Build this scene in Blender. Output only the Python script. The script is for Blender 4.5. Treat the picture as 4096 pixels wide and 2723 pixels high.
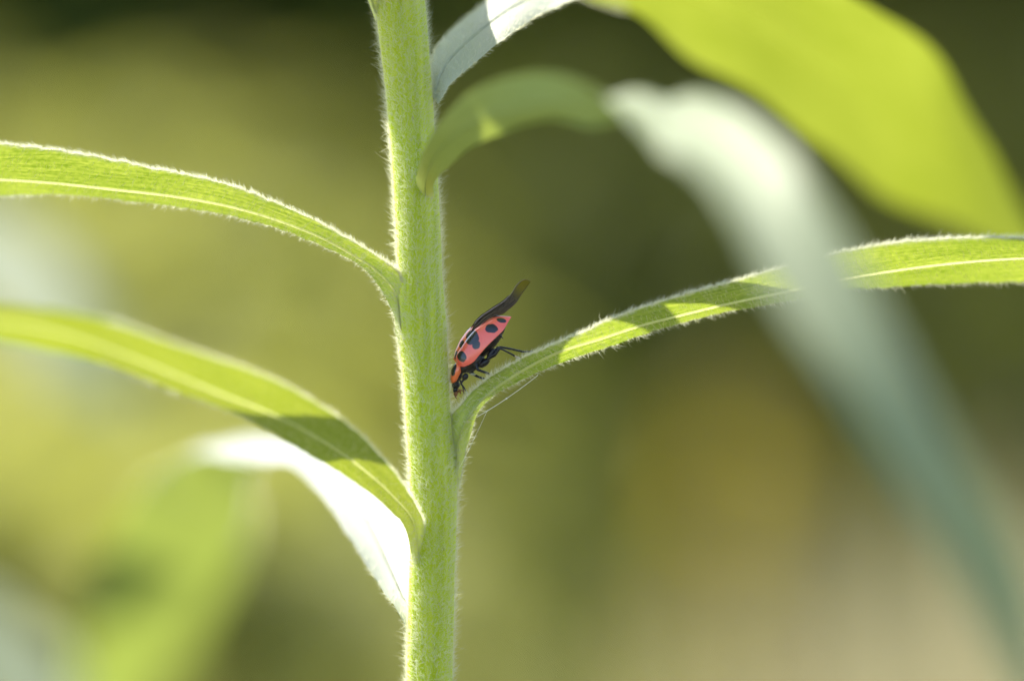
import bpy, math, random
import numpy as np
from mathutils import Vector

# 1 Blender unit = 1 cm (macro scene, frame about 5.6 cm wide at the plane of focus)
C = bpy.context.scene
for o in list(bpy.data.objects):
    bpy.data.objects.remove(o, do_unlink=True)
col = C.collection
C.unit_settings.scale_length = 0.01

# ------------------------------------------------------------------ camera
D = 33.0                       # distance lens - plane of focus
FW = 5.6                       # width of the field at the plane of focus
cam = bpy.data.cameras.new('camera')
camo = bpy.data.objects.new('camera', cam)
col.objects.link(camo)
camo.location = (0, -D, 0)
camo.rotation_euler = (math.radians(90), 0, 0)
cam.sensor_width = 36
cam.lens = 36 * D / FW
cam.clip_start = 0.5
cam.clip_end = 20000
cam.dof.use_dof = True
cam.dof.focus_distance = D - 0.02
cam.dof.aperture_fstop = cam.lens * 1e-3 / (2 * 0.80)     # lens opening 1.6 cm across
C.camera = camo

# ------------------------------------------------------------------ light
SUN = Vector((-0.45, 0.42, 0.79)).normalized()            # towards the sun
w = bpy.data.worlds.new('World'); C.world = w; w.use_nodes = True
nt = w.node_tree; nt.nodes.clear()
sky = nt.nodes.new('ShaderNodeTexSky'); sky.sky_type = 'NISHITA'; sky.sun_disc = False
sky.sun_elevation = math.asin(SUN.z)
sky.sun_rotation = math.atan2(SUN.x, SUN.y)
bg = nt.nodes.new('ShaderNodeBackground'); bg.inputs[1].default_value = 0.15
out = nt.nodes.new('ShaderNodeOutputWorld')
nt.links.new(sky.outputs[0], bg.inputs[0]); nt.links.new(bg.outputs[0], out.inputs[0])
sl = bpy.data.lights.new('sun', 'SUN'); sl.energy = 5.0; sl.angle = math.radians(0.53)
sl.color = (1.0, 0.94, 0.84)
so = bpy.data.objects.new('sun', sl); col.objects.link(so)
so.rotation_euler = SUN.to_track_quat('Z', 'Y').to_euler()
so.location = (-30, 10, 40)
C.view_settings.view_transform = 'Standard'
C.view_settings.look = 'None'
C.view_settings.exposure = 1.58
C.view_settings.gamma = 1.0
C.view_settings.use_curve_mapping = False
C.render.engine = 'CYCLES'
C.cycles.max_bounces = 10
C.cycles.transparent_max_bounces = 40

# ------------------------------------------------------------------ helpers
K = FW / 4096.0
def W(px, py, y=0.0):
    """a spot of the photograph (4096 px wide) taken to depth y behind the plane of focus"""
    f = (D + y) / D
    return np.array(((px - 2048) * K * f, y, (1361.5 - py) * K * f))

def tag(o, label=None, cat=None, group=None, kind=None):
    if label: o['label'] = label
    if cat: o['category'] = cat
    if group: o['group'] = group
    if kind: o['kind'] = kind
    return o

def empty(name, loc=(0, 0, 0)):
    o = bpy.data.objects.new(name, None); col.objects.link(o)
    o.location = loc; o.empty_display_size = 0.3
    return o

def link(name, me, parent=None):
    o = bpy.data.objects.new(name, me); col.objects.link(o)
    if parent is not None:
        o.parent = parent
        p = Vector((0, 0, 0)); q = parent
        while q is not None:
            p += q.location; q = q.parent
        o.location = -p            # meshes are written in world coordinates
    return o

def mesh_np(name, verts, faces, mat, parent=None, smooth=True, uv=None, attrs=None):
    """verts (N,3); faces (M,k) integer array, all the same size"""
    verts = np.asarray(verts, np.float32); faces = np.asarray(faces, np.int32)
    me = bpy.data.meshes.new(name)
    m, k = faces.shape
    me.vertices.add(len(verts)); me.vertices.foreach_set('co', verts.ravel())
    me.loops.add(m * k); me.loops.foreach_set('vertex_index', faces.ravel())
    me.polygons.add(m)
    me.polygons.foreach_set('loop_start', np.arange(0, m * k, k, dtype=np.int32))
    me.polygons.foreach_set('loop_total', np.full(m, k, np.int32))
    me.polygons.foreach_set('use_smooth', np.full(m, smooth))
    me.update(calc_edges=True)
    if uv is not None:
        l = me.uv_layers.new(name='UVMap')
        l.data.foreach_set('uv', np.asarray(uv, np.float32)[faces.ravel()].ravel())
    for nm, a in (attrs or {}).items():
        at = me.attributes.new(nm, 'FLOAT', 'POINT')
        at.data.foreach_set('value', np.asarray(a, np.float32))
    me.materials.append(mat)
    return link(name, me, parent)

def grid_faces(n, m, off=0, closed=False):
    """n rows, m columns"""
    i = np.arange(n - 1)[:, None]; j = np.arange(m if closed else m - 1)[None, :]
    a = i * m + j; b = i * m + (j + 1) % m
    return (np.stack([a, b, b + m, a + m], -1).reshape(-1, 4)) + off

def spline(P, n, t=None):
    """smooth curve through P (k,d): monotone-ish Catmull-Rom on chord length"""
    P = np.asarray(P, float)
    if t is None:
        d = np.linalg.norm(np.diff(P, axis=0), axis=1); t = np.concatenate([[0], np.cumsum(d)])
    s = np.linspace(t[0], t[-1], n) if np.isscalar(n) else np.asarray(n, float)
    m = np.empty_like(P)
    m[1:-1] = ((P[2:] - P[1:-1]) / (t[2:] - t[1:-1])[:, None] * (t[1:-1] - t[:-2])[:, None]
               + (P[1:-1] - P[:-2]) / (t[1:-1] - t[:-2])[:, None] * (t[2:] - t[1:-1])[:, None]) / (t[2:] - t[:-2])[:, None]
    m[0] = (P[1] - P[0]) / (t[1] - t[0]); m[-1] = (P[-1] - P[-2]) / (t[-1] - t[-2])
    k = np.clip(np.searchsorted(t, s, side='right') - 1, 0, len(t) - 2)
    h = (t[k + 1] - t[k])[:, None]; u = ((s - t[k])[:, None]) / h
    return ((2*u**3 - 3*u**2 + 1) * P[k] + (u**3 - 2*u**2 + u) * h * m[k]
            + (-2*u**3 + 3*u**2) * P[k + 1] + (u**3 - u**2) * h * m[k + 1])

def unit(a):
    return a / np.maximum(np.linalg.norm(a, axis=-1, keepdims=True), 1e-9)

def grid_normals(P):
    du = np.gradient(P, axis=0); dv = np.gradient(P, axis=1)
    return unit(np.cross(du, dv))

def tube_np(path, rad, k=8, cap=True):
    """verts, quads of a tube round path (n,3) with radius array"""
    path = np.asarray(path, float); n = len(path)
    rad = np.broadcast_to(np.asarray(rad, float), (n,))
    T = unit(np.gradient(path, axis=0))
    ref = np.array((0.31, 0.9, 0.29)); U = unit(np.cross(T, ref)); V = np.cross(T, U)
    a = np.linspace(0, 2*np.pi, k, endpoint=False)
    v = (path[:, None] + rad[:, None, None] * (np.cos(a)[None, :, None]*U[:, None] + np.sin(a)[None, :, None]*V[:, None])).reshape(-1, 3)
    f = grid_faces(n, k, closed=True)
    if cap:
        v = np.vstack([v, path[0], path[-1]])
        c = []
        for j in range(k):
            j2 = (j + 1) % k
            c.append((len(v) - 2, len(v) - 2, j2, j)); c.append((len(v) - 1, len(v) - 1, (n-1)*k + j, (n-1)*k + j2))
        # degenerate quads avoided: cap with pairs of triangles folded to the centre
        c = []
        for j in range(0, k, 2):
            c.append((len(v) - 2, (j + 2) % k, (j + 1) % k, j))
            c.append((len(v) - 1, (n-1)*k + j, (n-1)*k + (j + 1) % k, (n-1)*k + (j + 2) % k))
        f = np.vstack([f, np.array(c)])
    return v, f

def ellipsoid_np(c, ax, nu=14, nv=20):
    """ax (3,3): three half axes as rows"""
    th = np.linspace(0.02, np.pi - 0.02, nu); ph = np.linspace(0, 2*np.pi, nv, endpoint=False)
    d = np.stack([np.cos(th)[:, None]*np.ones(nv), np.sin(th)[:, None]*np.cos(ph), np.sin(th)[:, None]*np.sin(ph)], -1)
    v = (np.asarray(c) + d @ np.asarray(ax, float)).reshape(-1, 3)
    f = grid_faces(nu, nv, closed=True)
    v = np.vstack([v, v[:nv].mean(0), v[-nv:].mean(0)])
    cc = []
    for j in range(0, nv, 2):
        cc.append((len(v)-2, (j+2) % nv, (j+1) % nv, j)); o = (nu-1)*nv
        cc.append((len(v)-1, o+j, o+(j+1) % nv, o+(j+2) % nv))
    return v, np.vstack([f, np.array(cc)])

def join_np(parts):
    vs, fs, n = [], [], 0
    for v, f in parts:
        vs.append(v); fs.append(f + n); n += len(v)
    return np.vstack(vs), np.vstack(fs)

# ------------------------------------------------------------------ materials
def mat(name):
    m = bpy.data.materials.new(name); m.use_nodes = True
    n = m.node_tree.nodes; n.clear()
    return m, n, m.node_tree.links

def ramp(n, l, src, stops):
    r = n.new('ShaderNodeValToRGB')
    e = r.color_ramp.elements
    while len(e) < len(stops): e.new(0.5)
    for k, (p, c) in enumerate(stops):
        e[k].position = p; e[k].color = (*c, 1)
    l.new(src, r.inputs[0]); return r.outputs[0]

def noise(n, l, vec, scale, detail=4, rough=0.55):
    t = n.new('ShaderNodeTexNoise'); t.inputs['Scale'].default_value = scale
    t.inputs['Detail'].default_value = detail; t.inputs['Roughness'].default_value = rough
    if vec is not None: l.new(vec, t.inputs['Vector'])
    return t.outputs['Fac']

def mapping(n, l, src, scale):
    m = n.new('ShaderNodeMapping'); m.inputs['Scale'].default_value = scale
    l.new(src, m.inputs['Vector']); return m.outputs[0]

def leaf_mat(name, d0, d1, t0, t1, trans=0.5, rough=0.55, sheen=0.0, fine=True, spec=0.12, top=None, tspec=0.6):
    """thin leaf: reflecting skin mixed with light passing through; colour follows the veins"""
    m, n, l = mat(name)
    uv = n.new('ShaderNodeTexCoord').outputs['UV']
    veins = noise(n, l, mapping(n, l, uv, (2.0, 55.0, 1)), 1.0, 3)          # long veins along the blade
    cells = noise(n, l, mapping(n, l, uv, (26.0, 46.0, 1)), 1.0, 4, 0.7)    # areoles
    big = noise(n, l, mapping(n, l, uv, (1.1, 2.0, 1)), 1.0, 2)
    ad = n.new('ShaderNodeMath'); ad.operation = 'MULTIPLY_ADD'
    l.new(veins, ad.inputs[0]); ad.inputs[1].default_value = 0.85; l.new(cells, ad.inputs[2])
    ad2 = n.new('ShaderNodeMath'); ad2.operation = 'MULTIPLY_ADD'
    l.new(big, ad2.inputs[0]); ad2.inputs[1].default_value = 0.35; l.new(ad.outputs[0], ad2.inputs[2])
    f = ad2.outputs[0]
    lo, hi = 0.86, 1.38
    mr = n.new('ShaderNodeMapRange'); mr.inputs[1].default_value = lo; mr.inputs[2].default_value = hi
    l.new(f, mr.inputs[0])
    cd = ramp(n, l, mr.outputs[0], [(0.0, d0), (1.0, d1)])
    ct = ramp(n, l, mr.outputs[0], [(0.0, t0), (1.0, t1)])
    p = n.new('ShaderNodeBsdfPrincipled')
    p.inputs['Roughness'].default_value = rough
    p.inputs['Sheen Weight'].default_value = sheen; p.inputs['Sheen Roughness'].default_value = 0.4
    p.inputs['Specular IOR Level'].default_value = spec
    if top is None:
        l.new(cd, p.inputs['Base Color'])
    else:                                     # pale fleshy foot where the blade joins the stem, a few brown flecks
        ft = n.new('ShaderNodeAttribute'); ft.attribute_name = 'foot'
        mf = n.new('ShaderNodeMix'); mf.data_type = 'RGBA'; l.new(ft.outputs['Fac'], mf.inputs[0]); l.new(cd, mf.inputs[6]); mf.inputs[7].default_value = (.52, .58, .14, 1)
        fl = ramp(n, l, noise(n, l, mapping(n, l, uv, (9, 13, 1)), 1.0, 2, .5), [(.20, (.42, .30, .16)), (.25, (1, 1, 1))])
        mm = n.new('ShaderNodeMix'); mm.data_type = 'RGBA'; mm.blend_type = 'MULTIPLY'; mm.inputs[0].default_value = .8
        l.new(mf.outputs[2], mm.inputs[6]); l.new(fl, mm.inputs[7]); cd = mm.outputs[2]
        m2 = n.new('ShaderNodeMix'); m2.data_type = 'RGBA'; m2.blend_type = 'MULTIPLY'; m2.inputs[0].default_value = .8
        l.new(ct, m2.inputs[6]); l.new(fl, m2.inputs[7]); ct = m2.outputs[2]                                     # the upper side is silvery with down, the under side plain green
        ge = n.new('ShaderNodeNewGeometry').outputs['Backfacing']
        mc = n.new('ShaderNodeMix'); mc.data_type = 'RGBA'; l.new(ge, mc.inputs[0]); l.new(cd, mc.inputs[7]); mc.inputs[6].default_value = (*top, 1)
        l.new(mc.outputs[2], p.inputs['Base Color'])
        ms = n.new('ShaderNodeMapRange'); ms.inputs[3].default_value = tspec; ms.inputs[4].default_value = spec
        l.new(ge, ms.inputs[0]); l.new(ms.outputs[0], p.inputs['Specular IOR Level'])
    tr = n.new('ShaderNodeBsdfTranslucent'); l.new(ct, tr.inputs['Color'])
    if fine:
        b = n.new('ShaderNodeBump'); b.inputs['Strength'].default_value = 0.25; b.inputs['Distance'].default_value = 0.006
        l.new(ad.outputs[0], b.inputs['Height']); l.new(b.outputs[0], p.inputs['Normal'])
    mx = n.new('ShaderNodeMixShader'); mx.inputs[0].default_value = trans
    if top is not None:                       # the fleshy foot lets little light through
        mt = n.new('ShaderNodeMapRange'); mt.inputs[3].default_value = trans; mt.inputs[4].default_value = trans*.25
        l.new(ft.outputs['Fac'], mt.inputs[0]); l.new(mt.outputs[0], mx.inputs[0])
    l.new(p.outputs[0], mx.inputs[1]); l.new(tr.outputs[0], mx.inputs[2])
    o = n.new('ShaderNodeOutputMaterial'); l.new(mx.outputs[0], o.inputs[0])
    return m

def simple_mat(name, c0, c1, scale=8, rough=0.6, spec=0.4, coat=0, trans=None, tcol=None, sheen=0, sss=0, bump=0.0):
    m, n, l = mat(name)
    ob = n.new('ShaderNodeTexCoord').outputs['Object']
    f = noise(n, l, ob, scale, 4)
    c = ramp(n, l, f, [(0.32, c0), (0.68, c1)])
    p = n.new('ShaderNodeBsdfPrincipled'); l.new(c, p.inputs['Base Color'])
    p.inputs['Roughness'].default_value = rough; p.inputs['Specular IOR Level'].default_value = spec
    p.inputs['Coat Weight'].default_value = coat; p.inputs['Coat Roughness'].default_value = 0.08
    p.inputs['Sheen Weight'].default_value = sheen
    if sss:
        p.inputs['Subsurface Weight'].default_value = sss
        p.inputs['Subsurface Radius'].default_value = (0.8, 1.0, 0.25)
        p.inputs['Subsurface Scale'].default_value = 0.12
    if bump:
        b = n.new('ShaderNodeBump'); b.inputs['Strength'].default_value = bump; b.inputs['Distance'].default_value = 0.01
        l.new(noise(n, l, ob, scale*5, 4), b.inputs['Height']); l.new(b.outputs[0], p.inputs['Normal'])
    sh = p.outputs[0]
    if trans:
        t = n.new('ShaderNodeBsdfTranslucent'); t.inputs['Color'].default_value = (*tcol, 1)
        mx = n.new('ShaderNodeMixShader'); mx.inputs[0].default_value = trans
        l.new(sh, mx.inputs[1]); l.new(t.outputs[0], mx.inputs[2]); sh = mx.outputs[0]
    o = n.new('ShaderNodeOutputMaterial'); l.new(sh, o.inputs[0])
    return m

def stem_mat():
    m, n, l = mat('stem_skin')
    ob = n.new('ShaderNodeTexCoord').outputs['Object']
    st = noise(n, l, mapping(n, l, ob, (26, 26, 1.3)), 1.0, 4)               # ribs running along the stem
    sp = noise(n, l, mapping(n, l, ob, (40, 40, 26)), 1.0, 3, 0.6)
    c = ramp(n, l, st, [(0.30, (0.29, 0.35, 0.014)), (0.50, (0.34, 0.40, 0.018)), (0.70, (0.41, 0.46, 0.04))])
    dark = ramp(n, l, sp, [(0.27, (0.55, 0.40, 0.22)), (0.36, (1, 1, 1))])   # small brown specks
    mx = n.new('ShaderNodeMix'); mx.data_type = 'RGBA'; mx.blend_type = 'MULTIPLY'; mx.inputs[0].default_value = 0.7
    l.new(c, mx.inputs[6]); l.new(dark, mx.inputs[7])
    p = n.new('ShaderNodeBsdfPrincipled'); l.new(mx.outputs[2], p.inputs['Base Color'])
    p.inputs['Roughness'].default_value = 0.5; p.inputs['Specular IOR Level'].default_value = 0.15
    p.inputs['Subsurface Weight'].default_value = 1.0
    p.inputs['Subsurface Radius'].default_value = (0.9, 1.0, 0.18); p.inputs['Subsurface Scale'].default_value = 0.30
    b = n.new('ShaderNodeBump'); b.inputs['Strength'].default_value = 0.2; b.inputs['Distance'].default_value = 0.012
    l.new(st, b.inputs['Height']); l.new(b.outputs[0], p.inputs['Normal'])
    o = n.new('ShaderNodeOutputMaterial'); l.new(p.outputs[0], o.inputs[0])
    return m

def hair_mat(name='plant_hair', c=(0.93, 0.93, 0.76), t=(0.93, 0.93, 0.70), clear=0.6):
    m, n, l = mat(name)
    d = n.new('ShaderNodeBsdfPrincipled'); d.inputs['Base Color'].default_value = (*c, 1)
    d.inputs['Roughness'].default_value = 0.3; d.inputs['Specular IOR Level'].default_value = 0.5
    tr = n.new('ShaderNodeBsdfTranslucent'); tr.inputs['Color'].default_value = (*t, 1)
    mx = n.new('ShaderNodeMixShader'); mx.inputs[0].default_value = 0.5
    l.new(d.outputs[0], mx.inputs[1]); l.new(tr.outputs[0], mx.inputs[2])
    gl = n.new('ShaderNodeBsdfTransparent'); mg = n.new('ShaderNodeMixShader'); mg.inputs[0].default_value = clear   # glassy hair
    l.new(mx.outputs[0], mg.inputs[1]); l.new(gl.outputs[0], mg.inputs[2])
    o = n.new('ShaderNodeOutputMaterial'); l.new(mg.outputs[0], o.inputs[0])
    return m

def spot_mat(name, base, base2):
    """wing case: shiny coral lacquer with black spots (spot mask stored on the mesh)"""
    m, n, l = mat(name)
    at = n.new('ShaderNodeAttribute'); at.attribute_name = 'spot'
    ob = n.new('ShaderNodeTexCoord').outputs['Object']
    c = ramp(n, l, noise(n, l, ob, 14, 3), [(0.3, base), (0.7, base2)])
    mr = n.new('ShaderNodeMapRange'); mr.inputs[1].default_value = -0.05; mr.inputs[2].default_value = 0.05
    l.new(at.outputs['Fac'], mr.inputs[0])
    mx = n.new('ShaderNodeMix'); mx.data_type = 'RGBA'
    l.new(mr.outputs[0], mx.inputs[0]); l.new(c, mx.inputs[6]); mx.inputs[7].default_value = (0.008, 0.007, 0.008, 1)
    p = n.new('ShaderNodeBsdfPrincipled'); l.new(mx.outputs[2], p.inputs['Base Color'])
    p.inputs['Roughness'].default_value = 0.28; p.inputs['Specular IOR Level'].default_value = 0.45
    p.inputs['Coat Weight'].default_value = 0.7; p.inputs['Coat Roughness'].default_value = 0.10
    b = n.new('ShaderNodeBump'); b.inputs['Strength'].default_value = 0.3; b.inputs['Distance'].default_value = 0.003
    l.new(noise(n, l, ob, 180, 2), b.inputs['Height']); l.new(b.outputs[0], p.inputs['Normal'])
    o = n.new('ShaderNodeOutputMaterial'); l.new(p.outputs[0], o.inputs[0])
    return m

M_leaf = leaf_mat('leaf_blade', (0.19, 0.29, 0.06), (0.27, 0.37, 0.10), (0.10, 0.165, 0.003), (0.36, 0.41, 0.05), trans=0.45, rough=.5, sheen=.0, spec=.2, top=(.44, .46, .40))
M_leaf_y = leaf_mat('leaf_blade_yellowish', (0.20, 0.29, 0.06), (0.26, 0.35, 0.09), (0.15, 0.19, 0.007), (0.265, 0.295, 0.03), trans=0.45, rough=.5, sheen=.0, spec=.2, top=(.44, .46, .40))
M_rib = leaf_mat('leaf_rib', (0.40, 0.46, 0.16), (0.48, 0.54, 0.2), (0.50, 0.52, 0.20), (0.58, 0.58, 0.26), trans=0.5, fine=False)
M_leaf_dull = leaf_mat('leaf_blade_dull', (0.29, 0.37, 0.13), (0.35, 0.43, 0.17), (0.14, 0.19, 0.02), (0.28, 0.32, 0.06), trans=0.45, rough=.55, sheen=.0, spec=.2, top=(.27, .31, .19), tspec=.3)
M_leaf_pale = leaf_mat('leaf_blade_pale', (0.20, 0.29, 0.07), (0.26, 0.35, 0.10), (0.13, 0.18, 0.02), (0.26, 0.30, 0.06), trans=0.45, rough=.5, sheen=.0, spec=.2, top=(.44, .46, .40))
M_stem = stem_mat()
M_hair = hair_mat()

# ------------------------------------------------------------------ setting: ground
def ground():
    n = 90
    g = np.sign(np.linspace(-1, 1, n)) * np.abs(np.linspace(-1, 1, n))**2.6 * 8000
    X, Y = np.meshgrid(g, g + 60, indexing='ij')
    Z = -58 + 1.6*np.sin(X*0.05)*np.cos(Y*0.043) + 0.8*np.sin(X*0.21 + 1)*np.sin(Y*0.17)
    m = simple_mat('soil_and_litter', (0.06, 0.05, 0.022), (0.15, 0.125, 0.05), scale=0.15, rough=0.95, spec=0.1, bump=0.6)
    o = mesh_np('ground', np.stack([X, Y, Z], -1).reshape(-1, 3), grid_faces(n, n)[:, ::-1], m)
    tag(o, kind='structure')
ground()

# ------------------------------------------------------------------ background vegetation
rng = np.random.default_rng(7)
def leaf_cloud(base, dirs, L, wid, droop, segs=4):
    """many folded leaf blades at once. base (N,3), dirs (N,3) unit, L, wid, droop (N,)"""
    N = len(base); t = np.linspace(0, 1, segs + 1)
    side = unit(np.cross(dirs, np.array((0, 0, 1.0)) + rng.normal(0, .25, (N, 3))))
    upv = unit(np.cross(side, dirs))
    prof = np.sin(np.pi * np.clip(t, 0.02, 0.985)**0.8)
    pos = base[:, None] + dirs[:, None]*(L[:, None]*t)[..., None] + np.array((0, 0, -1.0))*((droop*L)[:, None]*t**2)[..., None]
    hw = (wid[:, None]*prof*0.5)[..., None]
    a = pos - side[:, None]*hw + upv[:, None]*hw*0.35
    b = pos + side[:, None]*hw + upv[:, None]*hw*0.35
    v = np.stack([a, pos, b], 2)                       # N, segs+1, 3, 3
    f1 = grid_faces(segs + 1, 3)
    f = (f1[None] + (np.arange(N)*(segs + 1)*3)[:, None, None]).reshape(-1, 4)
    uv = np.stack(np.broadcast_arrays((t*1.0)[None, :, None] + rng.random((N, 1, 1))*9, np.array((-.2, 0, .2))[None, None, :]), -1).reshape(-1, 2)
    return v.reshape(-1, 3), f, uv

acc = {}
def collect(key, v, f, uv, slot):
    acc.setdefault(key, []).append((v, f, uv, slot))
def flush(key, mats, label, cat):
    vs, fs, us, ms, n = [], [], [], [], 0
    for v, f, uv, k in acc[key]:
        vs.append(v); fs.append(f + n); us.append(uv if uv is not None else np.zeros((len(v), 2))); ms.append(np.full(len(f), k)); n += len(v)
    o = mesh_np(key, np.vstack(vs), np.vstack(fs), mats[0], uv=np.vstack(us))
    for m in mats[1:]: o.data.materials.append(m)
    o.data.polygons.foreach_set('material_index', np.concatenate(ms).astype(np.int32))
    tag(o, label, cat, kind='stuff')
    return o

def weed(key, x, y, z_top, nl, L, wd, spread=1.0):
    """upright leafy weed growing from the soil; leaves all round the stem"""
    k = 12; zz = np.linspace(-58, z_top, k)
    lean = rng.normal(0, .02, 2)
    path = np.stack([x + lean[0]*(zz + 58) + .5*np.sin(zz*.09 + x), y + lean[1]*(zz + 58), zz], -1)
    v, f = tube_np(path, np.linspace(.45, .12, k), 6)
    collect(key, v, f, None, 1)
    s = rng.random(nl)**0.58
    zi = -40 + (z_top + 40)*s
    b = np.stack([np.interp(zi, zz, path[:, 0]), np.interp(zi, zz, path[:, 1]), zi], -1)
    az = rng.random(nl)*2*np.pi
    el = rng.normal(.45, .22, nl)
    d = np.stack([np.cos(az)*np.cos(el), np.sin(az)*np.cos(el), np.sin(el)], -1)
    ll = L*(0.7 + .6*rng.random(nl))*(1.15 - .5*s)*spread
    v, f, uv = leaf_cloud(b, d, ll, wd*(.7 + .6*rng.random(nl)), .45 + .4*rng.random(nl))
    collect(key, v, f, uv, 0)

def clump(key, x, y, z_top, nb, wd, spread):
    a = rng.random(nb)*2*np.pi; r = spread*.25*np.sqrt(rng.random(nb))
    b = np.stack([x + r*np.cos(a), y + r*np.sin(a), np.full(nb, -58.0)], -1)
    el = np.pi/2 - np.abs(rng.normal(0, .035, nb)) - .01
    d = np.stack([np.cos(a)*np.cos(el), np.sin(a)*np.cos(el), np.sin(el)], -1)
    H = (z_top + 58) - np.abs(rng.normal(0, 3.0, nb))
    v, f, uv = leaf_cloud(b, d, H*1.06, np.full(nb, wd)*(.6 + .8*rng.random(nb)), .05 + .09*rng.random(nb), 6)
    collect(key, v, f, uv, 0)

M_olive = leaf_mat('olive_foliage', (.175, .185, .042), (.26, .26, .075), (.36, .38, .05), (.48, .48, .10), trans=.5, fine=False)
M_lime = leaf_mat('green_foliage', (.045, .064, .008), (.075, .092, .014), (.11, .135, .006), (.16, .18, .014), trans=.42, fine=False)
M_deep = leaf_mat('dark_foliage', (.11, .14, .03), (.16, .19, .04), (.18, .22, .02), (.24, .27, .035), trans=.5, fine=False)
M_ochre = leaf_mat('yellowing_foliage', (.17, .14, .015), (.24, .19, .03), (.33, .28, .008), (.44, .37, .03), trans=.5, fine=False)
M_pale = leaf_mat('pale_grass_blade', (.26, .26, .07), (.36, .35, .11), (.32, .33, .06), (.44, .43, .10), trans=.4, fine=False)
M_straw = leaf_mat('dry_straw', (.42, .36, .19), (.55, .49, .29), (.42, .36, .18), (.55, .49, .28), trans=.35, fine=False)
M_bstem = simple_mat('weed_stem', (.10, .11, .03), (.17, .16, .06), 3, .7)

def at(px, py, y):
    p = W(px, py, y); return p[0], p[2]

for (px, top, y) in [(-450, 1900, 54), (0, 2000, 58), (350, 2250, 50), (800, 2000, 56), (1250, 2150, 52), (700, 1700, 64), (1450, 2300, 56), (1600, 2500, 60), (2000, 2750, 56),
                     (-350, 1150, 74), (60, 1250, 78), (420, 1350, 70), (800, 1200, 74), (1150, 1350, 76), (1450, 1950, 80), (1850, 2550, 78),
                     (-500, 760, 98), (-150, 860, 104), (200, 900, 94), (560, 820, 100), (900, 860, 96), (1200, 900, 104), (1420, 1500, 100),
                     (-400, 560, 128), (0, 640, 132), (400, 800, 124), (780, 640, 130), (1050, 760, 126), (1250, 900, 134)]:
    x, z = at(px, 0, y)
    weed('background_weeds', x, y, at(0, top - 200, y)[1], 230, 4.6, 1.25)
flush('background_weeds', [M_olive, M_bstem], 'olive green weeds lit from behind, melted into soft blur left of the stem', 'weeds')
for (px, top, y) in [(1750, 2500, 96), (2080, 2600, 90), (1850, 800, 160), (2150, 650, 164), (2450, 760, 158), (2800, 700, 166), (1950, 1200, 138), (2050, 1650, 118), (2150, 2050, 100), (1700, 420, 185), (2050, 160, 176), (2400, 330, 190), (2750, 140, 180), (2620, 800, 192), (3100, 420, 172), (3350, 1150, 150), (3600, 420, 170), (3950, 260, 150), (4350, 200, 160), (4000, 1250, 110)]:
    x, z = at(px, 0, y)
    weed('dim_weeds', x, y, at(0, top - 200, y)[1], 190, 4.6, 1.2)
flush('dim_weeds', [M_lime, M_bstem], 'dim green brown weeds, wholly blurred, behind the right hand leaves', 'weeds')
t_ = empty('yellow_weed', (at(3330, 0, 82)[0], 82, -58)); tag(t_, 'blurred yellow ochre weed below the sharp right leaf, above the pale dry grass', 'weed')
weed('y', at(3330, 0, 82)[0], 82, at(0, 1460, 82)[1], 150, 3.4, 1.3, .8)
(v_s, f_s, _, _), (v_l, f_l, u_l, _) = acc['y']
mesh_np('stem', v_s, f_s, M_bstem, t_); o_ = mesh_np('foliage', v_l, f_l, M_ochre, t_, uv=u_l); o_['kind'] = 'stuff'
for (px, y) in [(3000, 60), (3330, 52), (3650, 60), (3950, 50), (4250, 58), (3500, 72), (4100, 74), (2750, 76)]:
    x, z = at(px, 0, y)
    clump('dry_grass', x, y, at(0, 2520 - max(0, px - 2700)*.66, y)[1], 190, .55, 7)
for (px, y) in [(-300, 44), (60, 48), (420, 42), (760, 46), (1080, 42), (1380, 46), (1700, 50), (2020, 54), (250, 54), (900, 56), (1250, 54), (-100, 56), (560, 58)]:
    x, z = at(px, 0, y)
    clump('pale_grass', x, y, at(0, 2080 + (px % 7)*28, y)[1], 170, .6, 7)
flush('pale_grass', [M_pale], 'pale olive grass blurred along the bottom edge at lower left', 'grass')
flush('dry_grass', [M_straw], 'pale dry grass blurred to a tan haze in the lower right corner', 'grass')

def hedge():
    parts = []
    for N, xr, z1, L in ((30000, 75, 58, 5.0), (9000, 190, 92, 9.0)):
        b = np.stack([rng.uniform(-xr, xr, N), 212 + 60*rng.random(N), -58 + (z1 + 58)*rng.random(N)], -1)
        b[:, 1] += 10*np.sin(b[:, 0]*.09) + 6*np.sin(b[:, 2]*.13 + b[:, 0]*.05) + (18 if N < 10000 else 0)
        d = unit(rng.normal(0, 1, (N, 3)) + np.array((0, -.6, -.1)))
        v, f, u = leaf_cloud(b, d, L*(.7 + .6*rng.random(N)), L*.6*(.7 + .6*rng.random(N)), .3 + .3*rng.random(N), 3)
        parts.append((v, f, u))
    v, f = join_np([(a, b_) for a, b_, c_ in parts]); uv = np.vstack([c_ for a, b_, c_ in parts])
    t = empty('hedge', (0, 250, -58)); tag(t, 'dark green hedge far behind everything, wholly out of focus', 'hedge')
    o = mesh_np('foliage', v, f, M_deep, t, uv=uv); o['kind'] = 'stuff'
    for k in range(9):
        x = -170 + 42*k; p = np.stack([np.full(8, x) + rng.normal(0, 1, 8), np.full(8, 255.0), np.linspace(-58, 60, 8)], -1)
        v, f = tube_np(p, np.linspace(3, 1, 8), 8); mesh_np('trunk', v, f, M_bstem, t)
hedge()

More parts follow.
